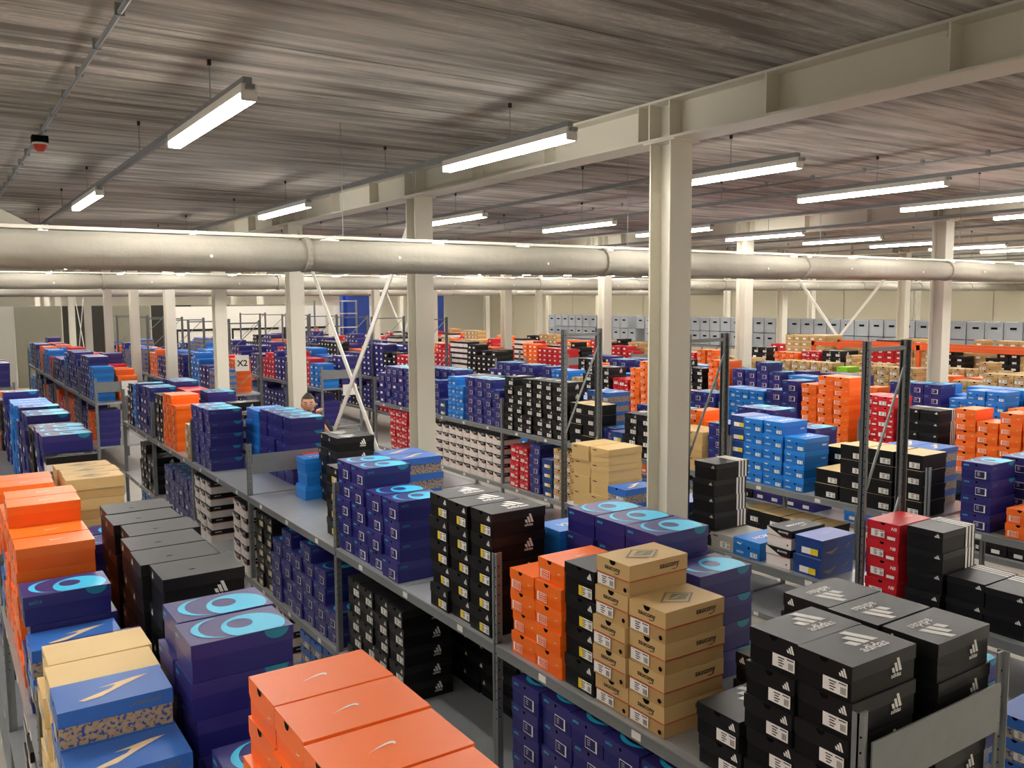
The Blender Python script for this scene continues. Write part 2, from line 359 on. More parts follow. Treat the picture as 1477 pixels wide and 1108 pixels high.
def P2(kind):
    """2D pieces (list of (verts, faces)) about the unit size"""
    out = []
    if kind == 'bars':
        for i, (x, h) in enumerate(((-.36, .34), (-.08, .62), (.2, .92))):
            out.append(([(x-.12-.0, 0), (x+.12, 0), (x+.12-h*.0+.0, 0), ], []))
        out = []
        for i, h in enumerate((.30, .55, .80)):
            x0 = -.5+.34*i; sl = .4
            out.append(([(x0+.16-h*0, 0), (x0+.16+.25, 0), (x0+.16+.25-h*sl, h), (x0+.16-h*sl, h-.15*0)], [(0, 1, 2, 3)]))
        return out
    if kind == 'swoosh':
        top = [(-.5, -.12), (-.3, -.22), (-.1, -.17), (.5, .22)]; bot = [(.5, .22), (-.1, -.02), (-.26, -.06), (-.36, -.03), (-.40, .04)]
        pts = [(-.42, .10), (-.5, -.03), (-.48, -.14), (-.38, -.2), (-.2, -.17), (.1, -.04), (.5, .2), (.1, .03), (-.22, -.06), (-.34, -.05), (-.4, .0)]
        return [(pts, [(0, 1, 10), (1, 2, 9, 10), (2, 3, 8, 9), (3, 4, 8), (4, 5, 7, 8), (5, 6, 7)])]
    if kind == 'boomer':
        pts = [(-.5, -.2), (-.42, -.24), (-.2, -.2), (.12, .0), (.5, .2), (.3, .19), (-.2, .07), (.03, .07), (-.05, -.02)]
        return [(pts, [(0, 1, 2, 8), (8, 2, 3, 7), (7, 3, 4, 5), (7, 5, 6)])]
    if kind == 'swirl':
        n = 32; v = []; f = []
        for k in range(n):
            a = 2*math.pi*k/n; v.append((.17+.32*math.cos(a), max(-.5, -.16+.5*math.sin(a)))); v.append((.06+.13*math.cos(a), .0+.2*math.sin(a)))
        for k in range(n): k2 = (k+1) % n; f.append((2*k, 2*k2, 2*k2+1, 2*k+1))
        v2 = []; f2 = []
        for k in range(15):
            a = math.radians(88+k*12.5); t = math.sin(math.pi*k/14)*.07+.006
            v2.append((-.12+.31*math.cos(a), .0+.44*math.sin(a))); v2.append((-.12+(.31-t)*math.cos(a), .0+(.44-t)*math.sin(a)))
        for k in range(14): f2.append((2*k, 2*k+2, 2*k+3, 2*k+1))
        return [(v, f), (v2, f2)]
    if kind == 'half':
        v = [(.5*math.cos(math.pi+math.pi*k/12), .5*math.sin(math.pi+math.pi*k/12)) for k in range(13)]
        return [(v, [tuple(range(13))])]
    if kind == 'disc':
        v = [(.5*math.cos(2*math.pi*k/12), .5*math.sin(2*math.pi*k/12)) for k in range(12)]
        return [(v, [tuple(range(12))])]
    if kind == 'wave':
        return [([(-.5, -.05), (-.1, -.12), (.25, -.02), (.5, .22), (.3, .02), (-.05, -.04)], [(0, 1, 5), (1, 2, 4, 5), (2, 3, 4)])]
    if kind == 'diamond':
        return [([(-.5, -.02), (0, -.3), (.5, .02), (0, .3)], [(0, 1, 2, 3)])]
    if kind == 'bird':
        return [([(-.5, .1), (-.1, .12), (.1, -.02), (.5, .3), (.12, -.2), (-.1, -.06), (-.3, -.1)], [(0, 6, 5, 1), (1, 5, 4, 2), (2, 4, 3)])]
    if kind == 'quad':
        return [([(-.5, -.5), (.5, -.5), (.5, .5), (-.5, .5)], [(0, 1, 2, 3)])]
EPS = .0012
def put(mb, pieces, plane, dims, u, v, sx, sy, m, lift=0, flip=False):
    """lay 2D pieces on a face of a box l x w x h; (u,v) centre on that face; u runs to the viewer's right"""
    l, wd, h = dims; e = EPS+lift; i = mb.mi(m)
    for vs_, fs in pieces:
        b = len(mb.v)
        for x, y in vs_:
            if flip: x, y = -x, -y
            a, c = u+x*sx, v+y*sy
            if plane == 'top': mb.v.append((a, c, h+e))
            elif plane == 'side': mb.v.append((a, -wd/2-.003-e, c))
            elif plane == 'rside': mb.v.append((-a, wd/2+.003+e, c))
            elif plane == 'end': mb.v.append((-l/2-.003-e, -a, c))
            elif plane == 'rend': mb.v.append((l/2+.003+e, a, c))
        for f in fs: mb.f.append(tuple(b+k for k in f)); mb.m.append(i)
def sticker(dims, u, v, sx, sy, bg, ink, extra=None, lines=True):
    mb = MB(); put(mb, P2('quad'), 'end', dims, u, v, sx, sy, bg, .0008)
    if extra: put(mb, P2('quad'), 'end', dims, u-sx*.34, v, sx*.3, sy*.98, extra, .0012)
    if lines:
        for k in range(5): put(mb, P2('quad'), 'end', dims, u+sx*(.24+.045*k), v-sy*.12, sx*.022, sy*.5, ink, .0014)
        for k, (a, c, d) in enumerate(((-.1, .3, .3), (-.12, .1, .2), (-.1, -.1, .26), (-.12, -.3, .18), (.3, .36, .3))):
            put(mb, P2('quad'), 'end', dims, u+sx*a, v+sy*c, sx*d, sy*.09, ink, .0014)
    return mb

# ------------------------------------------------------------------ shoe box kinds
def cb(name, rgb, rough=.42, noise=.05, coat=0.): return mat(name, rgb, rough, noise=noise, nscale=9, coat=coat)
c_navy, c_navyl = cb('navy_card', (32, 31, 108)), cb('navy_lid_sheen', (50, 46, 116), .36)  # lid tone lightened over the body to carry the sheen on its top
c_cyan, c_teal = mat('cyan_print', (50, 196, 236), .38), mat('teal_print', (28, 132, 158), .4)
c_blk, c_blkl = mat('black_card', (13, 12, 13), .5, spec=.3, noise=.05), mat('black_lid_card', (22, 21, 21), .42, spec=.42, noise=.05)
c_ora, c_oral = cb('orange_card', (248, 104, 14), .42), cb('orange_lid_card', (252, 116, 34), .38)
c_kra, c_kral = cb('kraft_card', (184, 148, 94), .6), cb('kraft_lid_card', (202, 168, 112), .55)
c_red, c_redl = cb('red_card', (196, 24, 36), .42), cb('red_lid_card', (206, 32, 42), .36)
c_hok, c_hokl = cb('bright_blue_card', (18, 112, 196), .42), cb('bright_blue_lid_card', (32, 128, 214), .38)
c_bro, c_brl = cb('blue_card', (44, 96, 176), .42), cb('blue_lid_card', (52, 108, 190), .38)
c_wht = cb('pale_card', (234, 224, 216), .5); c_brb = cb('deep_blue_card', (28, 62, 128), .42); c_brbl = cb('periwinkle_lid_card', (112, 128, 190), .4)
c_bei = cb('beige_card', (232, 200, 142), .55); c_tan = cb('tan_card', (206, 172, 112), .58)
c_gry = cb('grey_card', (168, 164, 156), .5); c_lim = cb('lime_card', (140, 208, 30), .45); c_gol = cb('cream_lid_card', (212, 186, 132), .5)
c_yk = cb('mustard_kraft_card', (200, 164, 72), .55)
p_wht, p_cream, p_yel = mat('white_print', (238, 236, 230), .5), mat('cream_print', (240, 210, 160), .5), mat('yellow_print', (232, 202, 30), .5)
p_redl = mat('red_line_print', (190, 54, 34), .5); p_dk = mat('dark_print', (30, 26, 24), .5); p_sal = mat('salmon_print', (250, 150, 110), .5); p_nv = mat('navy_print', (30, 28, 92), .5)
p_grs = mat('grey_green_print', (120, 120, 100), .6)
def doodle():
    m = bpy.data.materials.new('kraft_doodle_card'); m.use_nodes = True; nt = m.node_tree; b = nt.nodes['Principled BSDF']; b.inputs['Roughness'].default_value = .6
    tc = nt.nodes.new('ShaderNodeTexCoord'); v = nt.nodes.new('ShaderNodeTexVoronoi'); v.inputs['Scale'].default_value = 55; v.feature = 'F1'
    nt.links.new(tc.outputs['Object'], v.inputs['Vector']); n = nt.nodes.new('ShaderNodeTexNoise'); n.inputs['Scale'].default_value = 75; n.inputs['Detail'].default_value = 1
    nt.links.new(tc.outputs['Object'], n.inputs['Vector'])
    cr = nt.nodes.new('ShaderNodeValToRGB'); e = cr.color_ramp.elements
    e[0].position = .40; e[0].color = (*lin((44, 78, 156)), 1); e[1].position = .44; e[1].color = (*lin((158, 140, 112)), 1)
    e2 = cr.color_ramp.elements.new(.6); e2.color = (*lin((176, 154, 120)), 1)
    nt.links.new(n.outputs['Fac'], cr.inputs[0]); nt.links.new(cr.outputs[0], b.inputs['Base Color']); return m
c_doo = doodle()

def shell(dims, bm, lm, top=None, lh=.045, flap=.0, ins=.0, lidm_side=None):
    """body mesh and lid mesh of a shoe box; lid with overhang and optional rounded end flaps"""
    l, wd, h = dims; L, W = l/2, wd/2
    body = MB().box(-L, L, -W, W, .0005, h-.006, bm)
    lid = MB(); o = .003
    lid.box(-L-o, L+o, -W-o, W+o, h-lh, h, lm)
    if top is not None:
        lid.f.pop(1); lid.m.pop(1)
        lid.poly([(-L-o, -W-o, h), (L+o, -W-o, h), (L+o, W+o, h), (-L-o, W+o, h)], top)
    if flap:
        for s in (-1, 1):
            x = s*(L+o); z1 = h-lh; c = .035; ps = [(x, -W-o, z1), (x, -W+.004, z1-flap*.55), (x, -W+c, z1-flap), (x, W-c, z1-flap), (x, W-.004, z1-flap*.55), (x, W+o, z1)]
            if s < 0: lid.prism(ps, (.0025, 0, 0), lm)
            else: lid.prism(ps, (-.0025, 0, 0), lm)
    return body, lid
K = {}
def kind(key, name, look, dims, body, lid, prints):
    """prints: list of (part name, where, MB); where in any/top/side"""
    K[key] = dict(name=name, look=look, dims=dims, body=body.mesh('body'), lid=lid.mesh('lid'), prints=[(n, wv, mb.mesh(n)) for n, wv, mb in prints])
    allm = MB(); allm.add(body); allm.add(lid)
    K[key]['solo'] = {}
    def solo(top, side):
        a = MB(); a.add(body); a.add(lid)
        for n, wv, mb in prints:
            if wv == 'any' or (wv == 'top' and top) or (wv == 'side' and side): a.add(mb)
        return a.mesh(name)
    for t in (0, 1):
        for s in (0, 1): K[key]['solo'][(t, s)] = solo(t, s)
# navy
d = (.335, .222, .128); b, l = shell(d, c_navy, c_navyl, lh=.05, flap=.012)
sw = MB(); put(sw, P2('swirl'), 'top', d, .0, .0, .33, .222, c_cyan); sr = MB(); put(sr, P2('swirl'), 'top', d, .0, .0, .33, .222, c_cyan, 0, True)
sd = MB(); put(sd, P2('half'), 'side', d, .112, d[2]-.001, .085, .066, c_teal); sl = MB(); put(sl, [T_as], 'side', d, -.125, d[2]-.026, .05, .05, c_teal)
en = MB(); put(en, [T_as], 'end', d, -.075, d[2]-.022, .042, .042, c_cyan); nh = MB(); put(nh, P2('disc'), 'end', d, 0, d[2]-.018, .016, .016, M_hole)
st = MB(); put(st, P2('quad'), 'end', d, .035, .043, .082, .056, p_wht, .0005); put(st, P2('quad'), 'end', d, .031, .043, .068, .047, p_nv, .0009)
for k in range(3): put(st, P2('quad'), 'end', d, .02, .057-.01*k, .02, .003, p_wht, .0013)
rs = MB(); put(rs, P2('half'), 'rside', d, .112, d[2]-.001, .085, .066, c_teal); re_ = MB(); put(re_, [T_as], 'rend', d, -.075, d[2]-.022, .042, .042, c_cyan)
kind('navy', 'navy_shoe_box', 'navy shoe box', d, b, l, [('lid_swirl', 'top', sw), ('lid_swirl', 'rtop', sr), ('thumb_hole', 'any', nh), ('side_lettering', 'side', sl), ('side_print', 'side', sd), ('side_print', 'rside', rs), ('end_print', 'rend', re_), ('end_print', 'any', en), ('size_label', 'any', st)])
# black kinds
def black(key, d, extra, look, plain=False):
    b, l = shell(d, c_blk, c_blkl, lh=.048, flap=.014)
    tp = MB(); put(tp, P2('bars'), 'top', d, .03, -.006, .13, .125, p_wht); put(tp, [T_ad], 'top', d, .035, -.036, .135, .135, p_wht)
    if plain: tp = MB(); put(tp, P2('disc'), 'top', d, .03, .04, .03, .012, M_hole)
    sd = MB(); 
    rs = MB(); re_ = MB()
    for sf, sm in (('side', sd), ('rside', rs)): put(sm, P2('bars'), sf, d, .06, d[2]*.42, .054, .058, p_wht); put(sm, [T_ad], sf, d, .061, d[2]*.34, .054, .054, p_wht)
    en = MB(); put(en, P2('bars'), 'end', d, .07, d[2]-.042, .03, .034, p_wht); nh = MB(); put(nh, P2('half'), 'end', d, 0, d[2]-.002, .034, .034, M_hole); put(re_, P2('bars'), 'rend', d, -.07, d[2]-.042, .03, .034, p_wht)
    pr = [('lid_logo', 'top', tp), ('side_logo', 'side', sd), ('side_logo', 'rside', rs), ('end_logo', 'rend', re_), ('end_logo', 'any', en), ('thumb_notch', 'any', nh)]
    if extra is not None: pr.append(('size_label', 'any', sticker(d, .045, .038, .092, .045, M_paper, p_dk, extra if extra != 0 else None)))
    kind(key, 'black_shoe_box', look, d, b, l, pr)
black('blk', (.335, .203, .12), 0, 'black shoe box'); black('blky', (.335, .203, .131), p_yel, 'black shoe box'); black('bigb', (.325, .245, .157), None, 'tall black shoe box', True); black('blkb', (.33, .205, .142), p_yel, 'black shoe box')
# black with cream lid
d = (.33, .235, .125); b, l = shell(d, c_blk, c_blk, c_gol, lh=.04)
kind('gol', 'black_shoe_box', 'cream-topped black shoe box', d, b, l, [('size_label', 'any', sticker(d, .05, .04, .09, .045, M_paper, p_dk))])
# orange
d = (.32, .2, .107); b, l = shell(d, c_ora, c_oral, lh=.043, flap=.02)
tp = MB(); put(tp, P2('swoosh'), 'top', d, .02, .0, .075, .06, p_wht)
nh = MB(); put(nh, P2('half'), 'end', d, -.01, d[2]-.001, .034, .036, M_hole); en = MB(); put(en, P2('swoosh'), 'end', d, .07, d[2]-.045, .026, .022, p_wht); nr = MB(); put(nr, P2('half'), 'rend', d, -.01, d[2]-.001, .034, .036, M_hole); re_ = MB(); put(re_, P2('swoosh'), 'rend', d, .07, d[2]-.045, .026, .022, p_wht)
st = MB(); put(st, P2('quad'), 'end', d, -.045, .035, .075, .042, p_wht, .0006); put(st, P2('quad'), 'end', d, -.040, .035, .06, .036, c_ora, .001)
for k in range(3): put(st, P2('quad'), 'end', d, -.04, .046-.011*k, .045, .003, p_wht, .0014)
kind('ora', 'orange_shoe_box', 'orange shoe box', d, b, l, [('lid_logo', 'top', tp), ('thumb_notch', 'any', nh), ('thumb_notch', 'rend', nr), ('end_logo', 'rend', re_), ('end_logo', 'any', en), ('size_label', 'any', st)])
# kraft
d = (.33, .205, .13); b, l = shell(d, c_kra, c_kral, lh=.07)
tp = MB(); put(tp, P2('diamond'), 'top', d, .0, .0, .2, .24, p_grs); put(tp, P2('diamond'), 'top', d, .0, .0, .17, .2, c_kral, .0005); put(tp, P2('diamond'), 'top', d, .01, .0, .13, .13, p_grs, .001); put(tp, P2('wave'), 'top', d, .0, .01, .11, .12, c_kral, .0015)
sd = MB(); put(sd, [T_sa], 'side', d, .06, d[2]-.036, .115, .115, p_dk); put(sd, P2('wave'), 'side', d, .095, d[2]-.05, .055, .05, p_dk); r1 = MB(); put(r1, P2('quad'), 'side', d, 0, d[2]-.068, .334, .004, p_redl)
en = MB(); put(en, [T_sa], 'end', d, 0, d[2]-.04, .10, .10, p_dk); put(en, P2('wave'), 'end', d, .03, d[2]-.05, .05, .05, p_dk); nh = MB(); put(nh, P2('half'), 'end', d, 0, d[2]-.001, .04, .04, M_hole); r2 = MB(); put(r2, P2('quad'), 'end', d, 0, d[2]-.068, .21, .004, p_redl); dh = MB(); put(dh, P2('disc'), 'end', d, .08, .022, .02, .02, M_hole)
kind('kra', 'kraft_shoe_box', 'kraft shoe box', d, b, l, [('lid_logo', 'top', tp), ('side_lettering', 'side', sd), ('red_line', 'side', r1), ('red_line', 'any', r2), ('thumb_notch', 'any', nh), ('vent_hole', 'any', dh), ('end_lettering', 'any', en), ('size_label', 'any', sticker(d, -.04, .034, .11, .046, M_paper, p_dk))])
# white with black lid
d = (.33, .192, .128); b, l = shell(d, c_wht, c_blkl, lh=.05)
sd = MB(); put(sd, [T_sa], 'side', d, -.09, d[2]-.025, .07, .07, p_wht); r1 = MB(); put(r1, P2('quad'), 'side', d, 0, d[2]-.053, .334, .005, p_redl)
we = MB(); put(we, [([(-.5, -.5), (.15, -.5), (-.5, .5)], [(0, 1, 2)])], 'end', d, 0, d[2]-.0265, .194, .052, c_wht, .0002); en = MB(); put(en, [T_sa], 'end', d, .035, d[2]-.022, .08, .08, p_wht); r2 = MB(); put(r2, P2('quad'), 'end', d, 0, d[2]-.053, .196, .005, p_redl); dh = MB(); put(dh, P2('disc'), 'end', d, .07, .03, .012, .012, M_hole)
tp = MB(); put(tp, [T_sa], 'top', d, 0, 0, .18, .18, p_wht); put(tp, P2('wave'), 'top', d, .04, -.03, .12, .12, p_wht)
kind('whi', 'white_shoe_box', 'white shoe box', d, b, l, [('lid_logo', 'top', tp), ('side_lettering', 'side', sd), ('red_line', 'side', r1), ('red_line', 'any', r2), ('vent_hole', 'any', dh), ('end_wedge', 'any', we), ('end_lettering', 'any', en)])
# blue lid over patterned body
d = (.335, .215, .12); b, l = shell(d, c_doo, c_brl, lh=.05, flap=.012)
tp = MB(); put(tp, P2('boomer'), 'top', d, .01, .0, .23, .26, p_cream)
sd = MB(); put(sd, [T_br], 'side', d, .1, d[2]-.025, .07, .07, p_grs); s2 = MB(); put(s2, P2('boomer'), 'side', d, .05, d[2]-.025, .03, .03, p_grs)
en = MB(); put(en, P2('half'), 'end', d, 0, d[2]-.001, .03, .03, M_hole)
kind('bro', 'blue_lidded_shoe_box', 'blue-lidded shoe box', d, b, l, [('lid_logo', 'top', tp), ('side_lettering', 'side', sd), ('side_logo', 'side', s2), ('thumb_notch', 'any', en), ('size_label', 'any', sticker(d, .04, .035, .08, .04, M_paper, p_dk))])
# deep blue with yellow sticker
d = (.33, .2, .122); b, l = shell(d, c_brb, c_brb, c_brbl, lh=.05, flap=.012)
st = sticker(d, .01, .038, .12, .04, M_paper, p_dk, None, False); put(st, P2('quad'), 'end', d, .045, .038, .055, .039, p_yel, .0014)
sd = MB(); put(sd, P2('boomer'), 'side', d, .09, .06, .06, .06, p_grs); s2 = MB(); put(s2, P2('wave'), 'side', d, -.06, .06, .16, .3, p_grs)
tp = MB(); put(tp, P2('wave'), 'top', d, .05, .02, .2, .03, p_wht)
kind('brb', 'deep_blue_shoe_box', 'deep blue shoe box', d, b, l, [('lid_line', 'top', tp), ('side_logo', 'side', sd), ('side_curve', 'side', s2), ('size_label', 'any', st)])
# bright blue
d = (.335, .222, .122); b, l = shell(d, c_hok, c_hokl, lh=.04)
tp = MB(); put(tp, [T_ho], 'top', d, .0, .0, .2, .2, p_wht)
en = MB(); put(en, [T_ho], 'end', d, -.055, .03, .06, .06, p_wht); bi = MB(); put(bi, P2('bird'), 'end', d, -.06, .088, .05, .05, p_wht); dh = MB(); put(dh, P2('disc'), 'end', d, .02, .07, .018, .018, M_hole)
sd = MB(); put(sd, [T_ho], 'side', d, .1, .05, .06, .06, p_wht)
kind('hok', 'bright_blue_shoe_box', 'bright blue shoe box', d, b, l, [('lid_logo', 'top', tp), ('side_lettering', 'side', sd), ('end_lettering', 'any', en), ('end_logo', 'any', bi), ('vent_hole', 'any', dh), ('size_label', 'any', sticker(d, .065, .03, .06, .032, M_paper, p_dk))])
# red
d = (.325, .2, .114); b, l = shell(d, c_red, c_redl, lh=.045, flap=.01)
en = MB(); put(en, [T_nb], 'end', d, .07, d[2]-.028, .036, .036, p_wht); nh = MB(); put(nh, P2('half'), 'end', d, 0, d[2]-.001, .03, .03, M_hole)
st = sticker(d, -.03, .045, .085, .042, M_paper, p_dk); s2 = MB(); put(s2, P2('quad'), 'end', d, .055, .03, .05, .018, M_paper, .0008)
tp = MB(); put(tp, [T_nb], 'top', d, .08, .0, .07, .07, p_sal)
kind('red', 'red_shoe_box', 'red shoe box', d, b, l, [('lid_logo', 'top', tp), ('end_lettering', 'any', en), ('thumb_notch', 'any', nh), ('price_label', 'any', s2), ('size_label', 'any', st)])
# black with three stripes
d = (.33, .205, .118); b, l = shell(d, c_blk, c_blkl, lh=.035)
tp = MB(); sd = MB()
for k in range(3):
    put(tp, P2('quad'), 'top', d, .07+.033*k, 0, .02, .211, p_wht); put(sd, P2('quad'), 'side', d, .07+.033*k, d[2]/2, .02, d[2], p_wht)
en = MB(); put(en, P2('bars'), 'end', d, .07, d[2]-.034, .03, .026, p_wht)
kind('str', 'striped_shoe_box', 'striped black shoe box', d, b, l, [('lid_stripes', 'top', tp), ('side_stripes', 'side', sd), ('end_logo', 'any', en)])
def plain(key, name, look, d, c, c2, lh, flap, stick):
    b, l = shell(d, c, c2, lh=lh, flap=flap); pr = []
    if stick: pr.append(('size_label', 'any', sticker(d, .03, .04, .09, .045, M_paper, p_dk)))
    nm_ = MB(); put(nm_, P2('quad'), 'end', d, -.06, d[2]-.02, .05, .008, p_dk); pr.append(('end_print', 'any', nm_))
    kind(key, name, look, d, b, l, pr)
plain('tan', 'tan_shoe_box', 'plain tan shoe box', (.36, .225, .132), c_tan, c_tan, .05, .016, False)
plain('bei', 'beige_shoe_box', 'plain beige shoe box', (.34, .205, .117), c_bei, c_bei, .112, 0, True)
plain('gry', 'grey_shoe_box', 'grey shoe box', (.33, .205, .11), c_gry, c_gry, .05, 0, True)
plain('lim', 'lime_shoe_box', 'lime green shoe box', (.33, .2, .12), c_lim, c_lim, .05, 0, False)
plain('yk', 'mustard_shoe_box', 'mustard kraft shoe box', (.33, .2, .12), c_yk, c_yk, .05, 0, True)

# ------------------------------------------------------------------ stacking
RECS = []
def stacks(rows, X, z, phrase, group, flip=False, parts=True, jit=1., posts=()):
    """rows: (kind, near Y, [heights of successive stacks], optional dx); X is the face towards the viewer's left"""
    lst = []
    for r in rows:
        key, y, ns = r[:3]; dx = r[3] if len(r) > 3 else 0; k = K[key]; pw = k['dims'][1]+.017
        for i, n in enumerate(ns):
            yy = y+i*pw
            d2 = .05 if any(p-.03-k['dims'][1] < yy < p+.03 for p in posts) else 0
            lst.append((key, yy, n, max(dx, d2) if dx >= 0 else dx))
    lst.sort(key=lambda t: t[1])
    tops = [z+n*K[k]['dims'][2] for k, y, n, dx in lst]
    for j, (key, y, n, dx) in enumerate(lst):
        k = K[key]; l, wd, h = k['dims']
        near_top = tops[j-1] if j and y-(lst[j-1][1]+K[lst[j-1][0]]['dims'][1]) < .12 else -1
        pos = None
        for q in range(n):
            kf = n-q
            where = 'alone' if n == 1 else ('topmost' if kf == 1 else ('bottommost' if q == 0 else f'{ORD[kf]} from top'))
            nx = random.uniform(-.012, .012)*jit; ny = random.uniform(-.0025, .0025)*jit; rz = R_(random.uniform(-.8, .8))*jit
            cx, cy = X+dx+l/2+nx, y+wd/2+ny
            topv = kf == 1; side = near_top < z+(q+.6)*h
            lab = f'{k["look"]}, {where}, {ORD[j+1]} stack from near end, {phrase}'
            RECS.append(dict(key=key, c=(cx, cy, z+q*(h+.0006)+.001), rz=rz, flip=flip, top=topv, side=side, label=lab, group=f'{k["look"]} group on {group}', parts=parts, hits=0))
G_M, G_L, G_P, G_N, G_Q = 'the middle rack', 'the left foreground rack', 'the tall-post rack', 'the rack behind tall posts', 'the background racks'
# middle rack, upper shelf, aisle side
stacks([('blk', 1.585, [5]), ('blk', 1.80, [5]), ('blk', 2.03, [2]), ('kra', 2.425, [4, 5]), ('blkb', 2.865, [4]), ('ora', 3.09, [5, 4]), ('blky', 3.70, [5, 5, 5]),
        ('navy', 4.77, [4, 4]), ('navy', 5.262, [5, 5]), ('blky', 5.95, [4], .08), ('navy', 9.12, [5, 5, 5]), ('kra', 9.95, [3]), ('ora', 10.6, [5, 6, 6]), ('blk', 11.28, [5, 5]),
        ('navy', 11.98, [5, 5, 4, 5]), ('hok', 12.95, [5]), ('blk', 13.2, [5, 4])], 2.335, 1.3, 'middle rack upper front', G_M, posts=MP)
# middle rack, upper shelf, rear side
stacks([('blkb', 1.58, [4, 4, 4]), ('blk', 2.27, [2]), ('navy', 2.68, [4]), ('navy', 2.95, [5, 5, 5]), ('hok', 3.72, [4]), ('bro', 4.55, [3, 3, 3]), ('bro', 5.62, [5, 5], -.02), ('blk', 6.83, [5, 5]), ('red', 7.53, [3]), ('hok', 7.29, [3], -.12),
        ('navy', 7.98, [5, 5, 5, 5]), ('hok', 8.95, [5, 5]), ('whi', 9.5, [4, 4]), ('blk', 9.95, [5, 4]), ('red', 10.4, [4, 4]), ('navy', 10.9, [5, 5, 4]), ('blk', 11.65, [4]), ('red', 12.0, [5, 5, 5]), ('navy', 12.7, [5, 5, 5])], 2.80, 1.3, 'middle rack upper rear', G_M, flip=True)
# middle rack, lower shelf
stacks([('navy', 1.6, [5, 5, 5, 5, 5, 5, 5, 5]), ('blk', 4.72, [5, 5, 5, 5]), ('navy', 5.79, [2]), ('navy', 6.035, [4, 5, 4, 5, 4]), ('blky', 7.245, [5, 5]), ('whi', 7.95, [5, 5]), ('whi', 9.2, [5, 5, 5]), ('navy', 9.9, [4, 4, 4, 4, 4, 4]), ('blk', 11.95, [4, 4, 5, 5])], 2.335, .53, 'middle rack lower shelf', G_M, posts=MP)
stacks([('navy', 1.65, [5]*7), ('blk', 3.72, [5]*8), ('blk', 5.84, [5]*8), ('navy', 7.9, [5]*7), ('blk', 9.95, [5]*8)], 2.80, .53, 'middle rack lower rear', G_M, flip=True)  # lower rear filled in; dark boxes added along most bays to block light behind
stacks([('whi', 3.75, [2, 3, 3, 3, 3, 3]), ('bro', 5.9, [3, 3, 3]), ('whi', 6.8, [3, 3, 3, 3]), ('hok', 11.95, [3, 3, 3, 3])], 2.335, .07, 'middle rack bottom shelf', G_M, posts=MP)
# left foreground rack
stacks([('bro', 2.46, [2]), ('bro', 2.70, [3]), ('bro', 2.935, [4]), ('bei', 3.17, [4, 4]), ('navy', 3.63, [3]), ('bro', 3.87, [3]), ('navy', 4.105, [4]), ('ora', 4.42, [6, 6, 7, 7, 6]), ('bro', 5.5, [5]), ('bei', 5.75, [5]), ('ora', 6.0, [6, 6])], .27, 1.3, 'left rack left side', G_L, posts=MP)
stacks([('ora', 1.40, [7, 7, 7, 7]), ('navy', 2.40, [3]), ('navy', 2.84, [5, 5]), ('bigb', 3.64, [4], .07), ('bigb', 3.90, [4], .05), ('bigb', 4.165, [4], .06), ('bigb', 4.43, [4], .10), ('bigb', 4.70, [4], .07), ('bigb', 4.97, [4], .09), ('navy', 5.32, [3, 3]), ('kra', 5.95, [5, 5, 5]),
        ('blkb', 6.62, [4]), ('whi', 6.98, [5]), ('navy', 7.2, [6, 6, 6]), ('blk', 7.95, [6, 6]), ('navy', 8.6, [6, 6, 5, 6]), ('hok', 9.9, [6, 6, 6]), ('navy', 10.8, [5, 6, 5]), ('blk', 11.9, [5, 5, 5]), ('ora', 12.6, [6, 5, 5])], .645, 1.3, 'left rack right side', G_L, flip=True)
stacks([('blky', 2.6, [5, 5, 5, 5, 5]), ('navy', 3.75, [5, 5]), ('whi', 4.3, [5, 5])], .27, .53, 'left rack lower shelf', G_L, posts=MP)
stacks([('navy', 2.4, [4, 4, 4]), ('blk', 3.7, [4, 4, 4, 4, 4]), ('navy', 5.0, [4, 4])], .7, .53, 'left rack lower right', G_L)
# tall-post rack
stacks([('str', 2.11, [2]), ('str', 2.33, [2], .03), ('str', 2.55, [4]), ('red', 2.81, [4]), ('brb', 3.33, [2]), ('whi', 3.56, [2]), ('hok', 3.80, [1]), ('gry', 4.03, [1]), ('str', 4.215, [5]), ('brb', 4.55, [2]), ('navy', 4.78, [1]), ('bro', 5.15, [2]), ('tan', 5.38, [4, 4])], 4.53, 1.3, 'tall-post rack upper shelf', G_P, posts=[1.6, 3.04, 4.48, 5.95])
stacks([('hok', 4.6, [3]), ('navy', 5.0, [4, 4]), ('hok', 5.5, [3]), ('blk', 3.2, [4, 4]), ('bro', 1.8, [3, 3]), ('navy', 2.4, [4, 4])], 4.53, .53, 'tall-post rack lower shelf', G_P, parts=False, posts=[1.6, 3.04, 4.48, 5.95])
